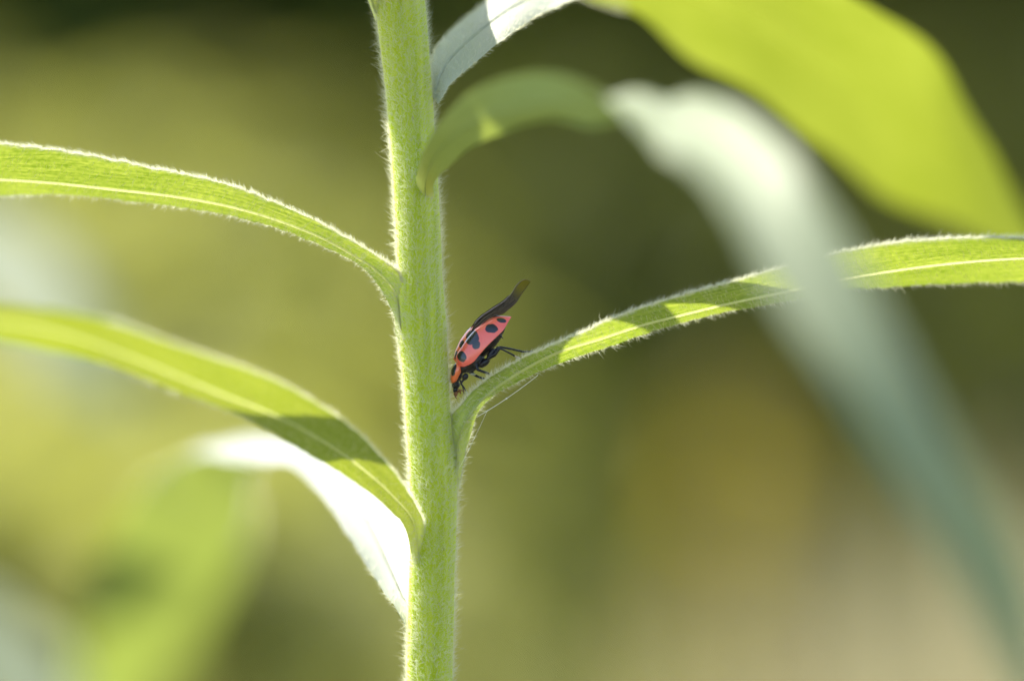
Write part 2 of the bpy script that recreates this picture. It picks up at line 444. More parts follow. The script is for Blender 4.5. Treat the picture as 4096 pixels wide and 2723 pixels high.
# ------------------------------------------------------------------ hairs
def hairs(parent, roots, dirs, L, rad, bend, name='hairs', segs=3):
    N = len(roots); t = np.linspace(0, 1, segs + 1)
    pos = roots[:, None] + dirs[:, None]*(L[:, None]*t)[..., None] + bend[:, None]*(L[:, None]*t**2)[..., None]
    U = unit(np.cross(dirs, rng.normal(0, 1, (N, 3)))); V = np.cross(unit(dirs), U)
    a = np.array((0, 2*np.pi/3, 4*np.pi/3))
    r = (rad[:, None]*(1 - .82*t))[..., None, None]
    v = pos[:, :, None] + r*(np.cos(a)[None, None, :, None]*U[:, None, None] + np.sin(a)[None, None, :, None]*V[:, None, None])
    f = (grid_faces(segs + 1, 3, closed=True)[None] + (np.arange(N)*(segs + 1)*3)[:, None, None]).reshape(-1, 4)
    o = mesh_np(name, v.reshape(-1, 3), f, M_hair, parent); o['kind'] = 'stuff'
    return o

def sample_grid(P, Nrm, n, u0=0, u1=1, v0=0, v1=1):
    nu, nv = P.shape[:2]
    u = (u0 + (u1 - u0)*rng.random(n))*(nu - 1.001); v = (v0 + (v1 - v0)*rng.random(n))*(nv - 1.001)
    i = u.astype(int); j = v.astype(int); fu = (u - i)[:, None]; fv = (v - j)[:, None]
    g = lambda A: A[i, j]*(1-fu)*(1-fv) + A[i+1, j]*fu*(1-fv) + A[i, j+1]*(1-fu)*fv + A[i+1, j+1]*fu*fv
    tan = unit(P[i+1, j] - P[i, j])
    return g(P), unit(g(Nrm)), tan

# ------------------------------------------------------------------ the plant
plant = empty('leafy_plant', (0.3*K, 0, -58))
tag(plant, 'tall hairy green stem with long narrow arching leaves, sharp in the foreground', 'plant')

ST = np.array([(-1500, 1380, 1560), (-600, 1440, 1635), (-150, 1478, 1682), (0, 1497, 1697), (300, 1535, 1722), (600, 1563, 1742),
      (900, 1582, 1760), (1100, 1590, 1768), (1250, 1594, 1780), (1450, 1606, 1790), (1600, 1618, 1797), (1700, 1624, 1806), (1850, 1634, 1826),
      (2000, 1641, 1826), (2200, 1640, 1820), (2450, 1632, 1814), (2723, 1628, 1808), (3300, 1630, 1815), (6000, 1650, 1850)], float)
def stem_at(py):
    return np.interp(py, ST[:, 0], (ST[:, 1] + ST[:, 2])/2), np.interp(py, ST[:, 0], (ST[:, 2] - ST[:, 1])/2)
def build_stem():
    n, k = 260, 48
    py = np.linspace(-1500, 4600, n)
    pl = spline(ST[:, 1:], py, ST[:, 0])
    c = pl.mean(1); r = (pl[:, 1] - pl[:, 0])/2*K
    a = np.linspace(0, 2*np.pi, k, endpoint=False)
    rr = r[:, None]*(1 + .020*np.cos(7*a + .6)[None] + .010*np.cos(13*a + 2)[None] + .006*np.sin(py[:, None]*.021 + 3*a[None]))
    x = (c[:, None] - 2048)*K + rr*np.cos(a); y = rr*np.sin(a)*.98
    z = np.broadcast_to(((1361.5 - py)*K)[:, None], x.shape)
    P = np.stack([x, y, z], -1)
    f = grid_faces(n, k, closed=True)
    # down to the soil
    low = P[-1] + np.array((0.5, 0.3, -(P[-1, 0, 2] + 58.5))); v = np.vstack([P.reshape(-1, 3), low])
    f2 = np.array([((n-1)*k + j, (n-1)*k + (j+1) % k, n*k + (j+1) % k, n*k + j) for j in range(k)])
    o = mesh_np('stem', v, np.vstack([f, f2])[:, ::-1], M_stem, plant)
    Pc = np.concatenate([P, P[:, :1]], 1)
    N = np.stack([np.cos(a), np.sin(a), 0*a], -1)[None].repeat(n, 0); N = np.concatenate([N, N[:, :1]], 1)
    m = 52000
    ro, no, _ = sample_grid(Pc, N, m, .17, .76)
    L = .022 + .028*rng.random(m)**1.6
    L[rng.random(m) < .03] *= 1.4
    d = unit(no + rng.normal(0, .35, (m, 3)) + np.array((0, 0, .1)))
    be = rng.normal(0, .45, (m, 3)) + np.array((0, 0, .55)) - no*.35
    hairs(o, ro - no*.004, d, L, .0009 + .0010*rng.random(m), be)
build_stem()

def leaf(st, nu=90, nv=21, rw=.036, ridge=.018, nh=0, hr=(0, 1), hL=(.015, .035), wave=.012, edge=0, label=None, parent=None, seed=0, mt=None, rm=None, up=None):
    """st: stations of (edge A, midrib, edge B), each (px, py, y). Blade, midrib strip, hairs."""
    A = np.array([W(*s[0]) for s in st]); Mi = np.array([W(*s[1]) for s in st]); B = np.array([W(*s[2]) for s in st])
    dd = np.linalg.norm(np.diff(Mi, axis=0), axis=1); t = np.concatenate([[0], np.cumsum(dd)])
    s = np.linspace(0, t[-1], nu)
    A, Mi, B = spline(A, s, t), spline(Mi, s, t), spline(B, s, t)
    v = np.concatenate([np.linspace(-1, -rw, nv), [-rw*.5, 0, rw*.5], np.linspace(rw, 1, nv)])
    q = v[None, :, None]
    # parabola through the three curves, flattened a little
    P = A[:, None]*(q*(q - 1)/2) + Mi[:, None]*(1 - q*q) + B[:, None]*(q*(q + 1)/2)
    N = grid_normals(P)
    r2 = np.random.default_rng(seed)
    ph = r2.random(6)*6.28
    wv = wave*(np.sin(s*2.1 + ph[0])[:, None]*np.sin(v*2.2 + ph[1])[None] + .6*np.sin(s*5.3 + ph[2])[:, None]*np.abs(v)[None]*np.sin(3*v + ph[3])[None])
    wv *= np.clip(s/ (.25*t[-1]), 0, 1)[:, None]
    P = P + N*wv[..., None]
    # midrib stands out on the under side, side veins as faint furrows
    sgn = np.sign((N*np.array(up or SUN)).sum(-1).mean()); taper = (1 - .75*s/t[-1])[:, None]
    rib = np.exp(-(v/rw)**2*1.2)[None]*ridge*taper
    P = P - sgn*N*rib[..., None]
    N = grid_normals(P)
    width = np.linalg.norm(B - A, axis=1)[:, None]
    uv = np.stack([np.broadcast_to(s[:, None], P.shape[:2]) + seed*7.3, v[None]*np.maximum(width, .15)*.5], -1)
    # irregular edge
    je = r2.normal(0, edge, (nu, 1, 3))
    P[:, :1] += je; P[:, -1:] += r2.normal(0, edge, (nu, 1, 3))
    F = grid_faces(nu, len(v)).reshape(nu - 1, len(v) - 1, 4)
    a, b = nv - 1, nv + 3
    if sgn > 0: F = F[..., ::-1]
    blade = np.concatenate([F[:, :a].reshape(-1, 4), F[:, b:].reshape(-1, 4)]); ribf = F[:, a:b].reshape(-1, 4)
    par = parent or plant
    V = P.reshape(-1, 3); UV = uv.reshape(-1, 2); FT = np.broadcast_to(np.exp(-(s/.42)**2)[:, None], P.shape[:2]).reshape(-1)
    def cut(f):
        k = np.unique(f); m = np.zeros(len(V), int); m[k] = np.arange(len(k)); return V[k], m[f], UV[k], FT[k]
    bv, bf, bu, bt = cut(blade); o = mesh_np('leaf', bv, bf, mt or M_leaf, par, uv=bu, attrs={'foot': bt})
    if label: o['label'] = label
    rv, rf, ru, rt = cut(ribf); mesh_np('midrib', rv, rf, rm or M_rib, o, uv=ru)
    if nh:
        n1 = int(nh*(.2 if nh > 15000 else .4) if seed != 4 else nh*.42)
        ro, no, ta = sample_grid(P, N, n1, *hr)
        # vertices near the edges get more hairs
        n2 = int(nh*.34)
        e1, m1, t1 = sample_grid(P, N, n2//8, *hr, 0, .012); e2, m2, t2 = sample_grid(P, N, n2*3//5, *hr, .988, 1)
        sd = np.where(rng.random(n1) < .5, 1., -1.)[:, None]
        out1 = unit(e1 - sample_near(P, e1)); out2 = unit(e2 - sample_near(P, e2))
        R = np.vstack([ro, e1, e2]); d = np.vstack([no*sd, unit(out1 + m1*rng.normal(0, .5, (len(m1), 1))), unit(out2 + m2*rng.normal(0, .5, (len(m2), 1)))])
        T = np.vstack([ta, t1, t2]); m = len(R)
        d = unit(d + rng.normal(0, .28, (m, 3)))
        be = T*.55 + rng.normal(0, .25, (m, 3))
        L = hL[0] + (hL[1] - hL[0])*rng.random(m)**1.3
        hairs(o, R, d, L, .0011 + .0010*rng.random(m), be)
    return o
def sample_near(P, pts):
    """midrib point nearest to each root"""
    c = P[:, P.shape[1]//2]
    i = ((pts[:, None] - c[None])**2).sum(-1).argmin(1)
    return c[i]

# sharp leaf to the left: near edge on top, under side to the camera
leaf([((1602, 1440, .0), (1612, 1410, -.02), (1624, 1350, -.05)),
      ((1592, 1370, -.01), (1608, 1310, -.05), (1624, 1220, -.065)),
      ((1566, 1240, .00), (1588, 1180, -.04), (1602, 1110, -.07)),
      ((1497, 1122, .03), (1500, 1072, -.02), (1548, 1050, -.08)),
      ((1440, 1062, .06), (1412, 1015, 0), (1450, 984, -.09)),
      ((1297, 990, .10), (1290, 948, .03), (1310, 900, -.10)),
      ((1145, 928, .15), (1140, 888, .06), (1120, 815, -.12)),
      ((916, 862, .20), (920, 822, .10), (900, 738, -.14)),
      ((687, 822, .26), (690, 780, .12), (660, 683, -.16)),
      ((458, 792, .32), (450, 752, .16), (420, 641, -.20)),
      ((229, 772, .38), (210, 727, .20), (200, 606, -.24)),
      ((0, 782, .46), (-10, 715, .24), (0, 583, -.30)),
      ((-350, 800, .5), (-360, 720, .3), (-340, 590, -.3)),
      ((-800, 900, .5), (-810, 820, .3), (-800, 720, -.2)),
      ((-1300, 1130, .3), (-1302, 1120, .2), (-1300, 1110, .1))],
     nu=140, nh=22000, hr=(0, .72), hL=(.015, .036), edge=.003, seed=1, ridge=.02)

# sharp leaf to the right, under the beetle's feet
leaf([((1834, 1960, .02), (1824, 1935, .0), (1808, 1890, -.02)),
      ((1850, 1870, -.01), (1832, 1830, -.035), (1802, 1760, -.02)),
      ((1872, 1775, -.02), (1842, 1735, -.065), (1800, 1672, -.02)),
      ((1915, 1648, -.01), (1885, 1640, -.08), (1840, 1625, -.09)),
      ((1990, 1575, .03), (1960, 1560, -.05), (1910, 1548, -.12)),
      ((2080, 1525, .06), (2060, 1492, -.03), (2010, 1476, -.15)),
      ((2261, 1440, .09), (2240, 1402, -.02), (2210, 1374, -.18)),
      ((2414, 1388, .12), (2400, 1356, 0), (2363, 1306, -.21)),
      ((2567, 1337, .15), (2550, 1308, .01), (2516, 1242, -.24)),
      ((2740, 1289, .18), (2730, 1260, .02), (2722, 1178, -.27)),
      ((2919, 1243, .22), (2910, 1214, .03), (2890, 1133, -.30)),
      ((3110, 1208, .26), (3110, 1168, .05), (3129, 1067, -.32)),
      ((3301, 1178, .32), (3310, 1120, .06), (3365, 1012, -.34)),
      ((3600, 1150, .38), (3600, 1068, .08), (3640, 974, -.36)),
      ((4096, 1126, .46), (4096, 1030, .10), (4100, 950, -.38)),
      ((4600, 1150, .5), (4600, 1060, .12), (4600, 980, -.34)),
      ((5200, 1290, .3), (5200, 1280, .2), (5200, 1270, .1))],
     nu=140, nh=26000, hr=(0, .80), hL=(.015, .038), edge=.003, seed=2, ridge=.022)

# left leaf reaching towards the camera, glowing
leaf([((1660, 2330, -.05), (1676, 2290, -.07), (1700, 2230, -.09)),
      ((1645, 2215, -.07), (1668, 2170, -.125), (1700, 2120, -.115)),
      ((1626, 2122, -.14), (1655, 2090, -.18), (1678, 2052, -.20)),
      ((1538, 2016, -.22), (1562, 1975, -.32), (1626, 1955, -.36)),
      ((1428, 1926, -.34), (1440, 1868, -.46), (1538, 1836, -.54)),
      ((1264, 1826, -.52), (1274, 1752, -.66), (1400, 1700, -.78)),
      ((1099, 1738, -.72), (1120, 1660, -.88), (1230, 1590, -1.05)),
      ((879, 1640, -1.0), (890, 1562, -1.2), (960, 1472, -1.4)),
      ((659, 1552, -1.3), (665, 1472, -1.5), (700, 1378, -1.75)),
      ((440, 1465, -1.6), (440, 1395, -1.8), (460, 1292, -2.1)),
      ((220, 1406, -1.9), (220, 1335, -2.1), (220, 1236, -2.4)),
      ((0, 1356, -2.1), (0, 1305, -2.3), (0, 1218, -2.7)),
      ((-400, 1330, -2.4), (-400, 1290, -2.6), (-400, 1215, -2.9)),
      ((-900, 1452, -2.5), (-900, 1450, -2.6), (-900, 1440, -2.7))],
     nu=110, nh=9000, hr=(0, .6), hL=(.014, .03), edge=.002, seed=3, wave=.02, ridge=.016, rw=.03, mt=M_leaf_y)

# left leaf arching away behind, upper side white in the sun, under side hanging
leaf([((1622, 2500, .00), (1650, 2450, .06), (1680, 2420, .12)),
      ((1592, 2445, .03), (1625, 2410, .12), (1670, 2370, .16)),
      ((1538, 2373, .15), (1580, 2310, .32), (1680, 2230, .42)),
      ((1428, 2190, .55), (1490, 2110, .80), (1660, 2010, .95)),
      ((1340, 2055, 1.0), (1400, 1970, 1.3), (1570, 1930, 1.45)),
      ((1255, 1945, 1.5), (1310, 1870, 1.85), (1450, 1800, 2.1)),
      ((1170, 1872, 2.05), (1210, 1810, 2.45), (1310, 1745, 2.75)),
      ((1060, 1848, 2.6), (1090, 1768, 3.1), (1180, 1752, 3.4)),
      ((975, 1842, 3.1), (980, 1752, 3.8), (1080, 1800, 4.1)),
      ((860, 1826, 3.8), (860, 1790, 4.6), (1012, 1900, 5.0)),
      ((690, 1850, 5.4), (780, 1930, 6.3), (1010, 2030, 7.0)),
      ((470, 2085, 8.6), (680, 2200, 9.6), (960, 2240, 10.4)),
      ((350, 2400, 12.0), (545, 2510, 13.0), (800, 2520, 13.8)),
      ((310, 2720, 14.6), (460, 2800, 15.4), (630, 2790, 16.2)),
      ((320, 3240, 17), (340, 3260, 17), (360, 3250, 17))],
     nu=110, nh=14000, hr=(0, .5), hL=(.014, .03), edge=.002, seed=4, wave=.02, ridge=.02, mt=M_leaf_pale, rm=M_leaf_pale)

# upper right leaf arching away, upper side at its foot, glowing under side beyond the crest
leaf([((1752, 420, -.02), (1740, 400, .02), (1722, 380, .05)),
      ((1790, 352, .00), (1755, 320, .05), (1718, 285, .12)),
      ((1859, 287, .02), (1800, 240, .12), (1745, 200, .26)),
      ((1936, 220, .06), (1880, 160, .2), (1800, 132, .40)),
      ((2038, 140, .14), (1985, 72, .32), (1900, 42, .58)),
      ((2140, 68, .28), (2110, -8, .5), (2040, -60, .85)),
      ((2240, 28, .48), (2230, -40, .8), (2170, -62, 1.2)),
      ((2380, -18, .8), (2370, -60, 1.2), (2320, -10, 1.7)),
      ((2540, -80, 1.1), (2530, -50, 1.7), (2500, 26, 2.3)),
      ((2900, -150, 1.6), (2830, 20, 2.3), (2716, 185, 3.0)),
      ((3370, -20, 2.2), (3200, 200, 2.9), (3020, 398, 3.6)),
      ((3720, 195, 3.0), (3530, 450, 3.7), (3325, 632, 4.4)),
      ((3925, 520, 3.7), (3795, 685, 4.4), (3620, 810, 5.1)),
      ((4075, 815, 4.4), (3990, 885, 4.9), (3900, 945, 5.4)),
      ((4350, 1160, 5.2), (4340, 1170, 5.2), (4330, 1180, 5.3))],
     nu=110, nh=12000, hr=(0, .32), hL=(.012, .028), edge=.002, seed=5, wave=.03, ridge=.03, rw=.016, mt=M_leaf_y, rm=M_leaf_y)

# right leaf coming towards the camera, pale upper side hanging in front of the sharp leaf
leaf([((1732, 850, -.03), (1704, 830, -.06), (1676, 790, -.08)),
      ((1736, 790, -.07), (1702, 765, -.135), (1664, 725, -.13)),
      ((1731, 742, -.2), (1705, 715, -.3), (1672, 690, -.3)),
      ((1800, 664, -.55), (1750, 620, -.7), (1706, 575, -.8)),
      ((1900, 585, -1.0), (1850, 520, -1.2), (1800, 440, -1.35)),
      ((2063, 512, -1.6), (2010, 430, -1.8), (1960, 335, -1.95)),
      ((2220, 484, -2.05), (2200, 390, -2.25), (2180, 310, -2.45)),
      ((2400, 500, -2.45), (2395, 410, -2.75), (2385, 345, -2.95)),
      ((2540, 462, -2.85), (2530, 388, -3.25), (2520, 500, -3.5)),
      ((2720, 385, -3.5), (2700, 505, -4.0), (2650, 612, -4.4)),
      ((3000, 465, -4.5), (2940, 655, -4.95), (2860, 775, -5.3)),
      ((3215, 690, -5.3), (3090, 880, -5.6), (2995, 985, -5.8)),
      ((3400, 980, -5.8), (3270, 1160, -6.0), (3175, 1255, -6.2)),
      ((3605, 1365, -6.2), (3480, 1485, -6.35), (3380, 1580, -6.5)),
      ((3845, 1795, -6.5), (3735, 1900, -6.6), (3640, 2000, -6.7)),
      ((4090, 2250, -6.6), (3990, 2340, -6.7), (3890, 2430, -6.8)),
      ((4270, 3030, -6.8), (4260, 3040, -6.8), (4250, 3050, -6.8))],
     nu=110, edge=.002, seed=6, wave=.03, ridge=.012, rw=.02, up=(0, -1, .6), mt=M_leaf_dull, rm=M_leaf_dull)

# leaves out of frame on this stem, several shaped for their cast shade
leaf([((1504, 90, .0), (1506, 50, -.04), (1520, -20, -.08)),
      ((1462, -20, .05), (1478, -60, -.1), (1505, -110, -.35)),
      ((1400, -150, .25), (1420, -190, -.2), (1505, -250, -.95)),
      ((1250, -400, .75), (1260, -460, -.1), (1345, -510, -1.0)),
      ((1000, -580, .95), (1010, -660, -.2), (1050, -720, -.9)),
      ((700, -650, -.6), (710, -740, -1.2), (750, -780, -1.7)),
      ((300, -560, -2.2), (300, -570, -2.2), (300, -580, -2.2))], seed=7, nh=1500, hr=(0, .25))  # foot shows at top left; blade widened to shade the near right leaf
leaf([((1545, -230, .05), (1550, -260, .1), (1555, -300, .12)),
      ((1440, -190, .4), (1450, -240, .55), (1470, -290, .7)),
      ((1250, -210, .8), (1260, -260, 1.02), (1280, -310, 1.25)),
      ((1080, -230, 1.0), (1085, -280, 1.3), (1100, -330, 1.65)),
      ((930, -250, 1.05), (935, -290, 1.3), (950, -340, 1.6)),
      ((800, -270, 1.2), (800, -275, 1.22), (800, -280, 1.25))], seed=8)  # unseen leaf, placed to shade the beetle and the sharp right leaf's foot
leaf([((1640, -240, .08), (1590, -250, .1), (1530, -250, .08)),
      ((1700, -285, .34), (1605, -300, .36), (1460, -300, .36)),
      ((1730, -320, .70), (1615, -345, .72), (1450, -340, .72)),
      ((1740, -390, 1.3), (1650, -410, 1.3), (1560, -400, 1.3)),
      ((1705, -420, 2.2), (1700, -420, 2.2), (1695, -420, 2.2))], seed=9)  # unseen leaf added to keep sun off the upper right leaf's foot

def free_leaf(py, az, L, wd, rise, droop, seed):
    """leaf attached to the stem at height py, pointing to azimuth az"""
    cx, r = stem_at(py); r = r*K
    base = np.array(((cx - 2048)*K, 0, (1361.5 - py)*K)); h = np.array((math.cos(az), math.sin(az), 0)); s = np.array((-h[1], h[0], 0))
    st = []
    for t in np.linspace(0, 1, 9):
        c = base + h*(r*.8 + L*t*(1 - .25*t)) + np.array((0, 0, rise*L*t - droop*L*t*t))
        hw = wd*.5*max(.05, math.sin(math.pi*min(.97, .08 + .92*t)**.75))
        if t > .99: hw = .01
        e = []
        for k in (-1, 0, 1):
            p = c + s*hw*k + np.array((0, 0, .25*hw*abs(k))); f = (D + p[1])/D
            e.append((p[0]/K/f + 2048, 1361.5 - p[2]/K/f, p[1]))
        st.append(tuple(e))
    leaf(st, nu=40, nv=7, seed=seed)
for i, (py, azd) in enumerate([(-760, -100), (-1200, 40), (-1350, -30), (4300, 200), (4500, 70), (4400, -40)]):  # first one is unseen, sized to shade the near right leaf before its crest
    free_leaf(py, math.radians(azd), 5 if i else 2.8, 1.3, .75, .8, 20 + i)

# ------------------------------------------------------------------ neighbour plant, out of focus at the left
plant2 = empty('leafy_plant', (-12, 19, -58))
tag(plant2, 'blurred neighbouring plant at the far left edge, only its pale drooping leaves in view', 'plant')
pth = np.stack([np.linspace(-11.8, -12.2, 20), np.full(20, 19.2), np.linspace(-58, 6, 20)], -1)
v, f = tube_np(pth, np.linspace(.3, .13, 20), 12); mesh_np('stem', v, f, M_stem, plant2)
def pleaf(st, seed): leaf(st, nu=60, nv=9, seed=seed, parent=plant2, wave=.03, rw=.02, up=(0, -.8, 1), mt=M_leaf_dull, rm=M_leaf_dull)
sp = -12/K/((D + 19.2)/D) + 2048
pleaf([((sp, 900, 19.2), (sp, 890, 19.2), (sp, 880, 19.2)),
       ((-2000, 760, 20.3), (-2000, 680, 20.6), (-1990, 600, 20.9)),
       ((-1100, 850, 19.6), (-1090, 740, 19.9), (-1070, 640, 20.2)),
       ((-350, 1060, 18.6), (-290, 900, 18.9), (-240, 740, 19.2)),
       ((10, 1300, 17.8), (110, 1130, 18.1), (200, 960, 18.4)),
       ((200, 1500, 17.2), (300, 1370, 17.5), (400, 1230, 17.8)),
       ((560, 1700, 17), (565, 1690, 17), (570, 1680, 17))], 31)
pleaf([((sp, 2200, 19.2), (sp, 2190, 19.2), (sp, 2180, 19.2)),
       ((-1700, 2200, 20), (-1700, 2120, 20.8), (-1690, 2050, 21.6)),
       ((-900, 2340, 19.0), (-880, 2240, 19.8), (-860, 2150, 20.6)),
       ((-200, 2660, 17.4), (-130, 2520, 18.2), (-80, 2400, 19)),
       ((120, 2980, 16.2), (200, 2850, 16.9), (290, 2720, 17.6)),
       ((450, 3250, 15.6), (455, 3240, 15.7), (460, 3230, 15.8))], 32)
bk = lambda x, y, z: (x/K/((D + y)/D) + 2048, 1361.5 - z/K/((D + y)/D), y)
pleaf([(bk(-12, 19.3, 3.2), bk(-12, 19.2, 3.2), bk(-12, 19.1, 3.2)),
       (bk(-10.6, 18.9, 4.1), bk(-10.8, 18.2, 4.0), bk(-11.1, 17.5, 4.1)),
       (bk(-8.2, 17.3, 4.2), bk(-8.6, 16.4, 4.05), bk(-9.1, 15.5, 4.2)),
       (bk(-5.9, 15.2, 3.5), bk(-6.4, 14.2, 3.35), bk(-7.0, 13.2, 3.5)),
       (bk(-4.9, 13.2, 2.7), bk(-5.3, 12.8, 2.65), bk(-5.7, 12.3, 2.7)),
       (bk(-4.65, 12.1, 2.2), bk(-4.67, 12.1, 2.2), bk(-4.69, 12.1, 2.2))], 33)  # unseen leaf added to shade the low end of the hanging left leaf

# ------------------------------------------------------------------ beetle
# drawn in its own side view: coordinates (zx, zy) on an enlargement of the picture, c = towards the camera, same unit
Q = K/2.8
BY = 0.0
def Z(zx, zy, c=0.0):
    p = W(1750 + zx/2.8, 1080 + zy/2.8, 0.0)
    return np.array((p[0], BY - c*Q, p[2]))
O = np.array((235., 1070.)); E1 = np.array((590., -540.))/800; E2 = np.array((-.675, -.7375))
def AB(a, b, c):
    p = O + E1*a + E2*b; return Z(p[0], p[1], c)
beetle = empty('ladybird_beetle', tuple(Z(560, 1180, 0)))
tag(beetle, 'coral pink beetle with black spots, head down between stem and right leaf', 'beetle')

tab = np.array([(0, -8, 22, 40), (25, -40, 72, 80), (70, -64, 105, 108), (149, -82, 127, 128), (254, -70, 155, 140), (360, -58, 172, 142),
                (427, -54, 178, 138), (501, -52, 168, 130), (577, -50, 149, 118), (642, -46, 132, 102), (700, -30, 100, 76), (747, -14, 66, 48), (803, 0, 6, 6)], float)
SPOTS = [(275, 970, 50, 60, -10), (392, 758, 74, 84, 20), (432, 835, 47, 50, 0), (605, 655, 72, 50, 8), (716, 563, 52, 27, 12)]
def spot_value(zx, zy):
    s = np.full(zx.shape, -9.)
    wob = .05*np.sin(zx*.045 + zy*.03) + .04*np.sin(zx*.08 - zy*.07)
    for x, y, rx, ry, ro in SPOTS:
        a = math.radians(ro); dx, dy = zx - x, zy - y
        u = dx*math.cos(a) + dy*math.sin(a); v_ = -dx*math.sin(a) + dy*math.cos(a)
        s = np.maximum(s, 1 - np.sqrt((u/rx)**2 + (v_/ry)**2) + wob)
    return s
M_el = spot_mat('coral_wing_case', (.76, .105, .07), (.82, .135, .09))
M_el2 = spot_mat('orange_wing_case', (.80, .15, .04), (.82, .19, .06))
def elytra():
    na, nt_ = 150, 90
    a = np.linspace(0, 803, na)
    T = spline(tab[:, 1:], a, tab[:, 0]); bl, bs, Wd = T[:, 0], T[:, 1], T[:, 2]
    t = np.linspace(0, np.pi/2, nt_)
    b = bl[:, None] + (bs - bl)[:, None]*np.sin(t)[None]
    c = 10 + Wd[:, None]*np.cos(t)[None]**.9
    # rim: the margin flares outwards a little
    p = O[None, None] + E1*a[:, None, None] + E2*b[..., None]
    V = np.array([[Z(p[i, j, 0], p[i, j, 1], c[i, j]) for j in range(nt_)] for i in range(na)])
    sp_ = spot_value(p[..., 0], p[..., 1])
    # thickness: inner sheet folded back
    N = grid_normals(V); inner = V + N*.0055*np.sign((N[..., 1]).mean())
    v = np.vstack([V.reshape(-1, 3), inner.reshape(-1, 3)])
    f = grid_faces(na, nt_); g = f[:, ::-1] + na*nt_
    e = []
    n0 = na*nt_
    for i in range(na - 1):
        e.append((i*nt_, (i+1)*nt_, (i+1)*nt_ + n0, i*nt_ + n0)); k = nt_ - 1
        e.append((i*nt_ + k, i*nt_ + k + n0, (i+1)*nt_ + k + n0, (i+1)*nt_ + k))
    mesh_np('elytron', v, np.vstack([f, g, np.array(e)]), M_el, beetle, attrs={'spot': np.concatenate([sp_.ravel(), sp_.ravel()])})
    # far wing case: only a sliver of its back shows
    bf = np.interp(a, [0, 7, 89, 200, 340, 510, 620, 700, 803], [40, 95, 152, 198, 228, 222, 175, 120, 10])
    s = np.linspace(0, 1, 60)
    b = (bs - 6)[:, None] + np.maximum(bf - bs + 6, 8)[:, None]*4*(s*(.9 - s)/.81)[None]
    c = 4 - 1.7*Wd[:, None]*s[None]
    p = O[None, None] + E1*a[:, None, None] + E2*b[..., None]
    V = np.array([[Z(p[i, j, 0], p[i, j, 1], c[i, j]) for j in range(60)] for i in range(na)])
    spt = np.full((na, 60), -9.)
    for a0, s0, ra, rs in ((60, .12, 40, .12), (190, .10, 42, .13), (330, .06, 60, .12), (360, .4, 45, .12), (500, .2, 50, .2), (90, .5, 45, .15), (680, .3, 40, .2)):
        spt = np.maximum(spt, 1 - np.sqrt(((a[:, None] - a0)/ra)**2 + ((s[None] - s0)/rs)**2))
    mesh_np('elytron', V.reshape(-1, 3), grid_faces(na, 60), M_el2, beetle, attrs={'spot': spt.ravel()})
elytra()

M_black = simple_mat('black_chitin', (.006, .006, .007), (.016, .014, .013), 30, rough=.3, spec=.35, coat=.08, bump=.35)
M_brown = simple_mat('brown_mouthparts', (.12, .04, .012), (.22, .09, .025), 40, rough=.35, spec=.5)
M_tan = simple_mat('pale_foot', (.30, .22, .14), (.42, .33, .22), 40, rough=.5)
def ell(zx, zy, c, r1, r2, r3, ang):
    a = math.radians(ang); o = Z(zx, zy, c)
    e1 = Z(zx + r1*math.cos(a), zy - r1*math.sin(a), c) - o
    e2 = Z(zx + r2*math.sin(a), zy + r2*math.cos(a), c) - o
    return ellipsoid_np(o, np.array((e1, e2, (0, -r3*Q, 0))))
def limb(pts, r, n=24, k=8):
    P = np.array([Z(*p) for p in pts]); d = np.linalg.norm(np.diff(P, axis=0), axis=1); t = np.concatenate([[0], np.cumsum(d)])
    s = np.linspace(0, t[-1], n)
    path = np.stack([np.interp(s, t, P[:, i]) for i in range(3)], -1)
    rad = np.interp(s, t, np.array(r, float)*Q)
    return tube_np(path, rad, k)
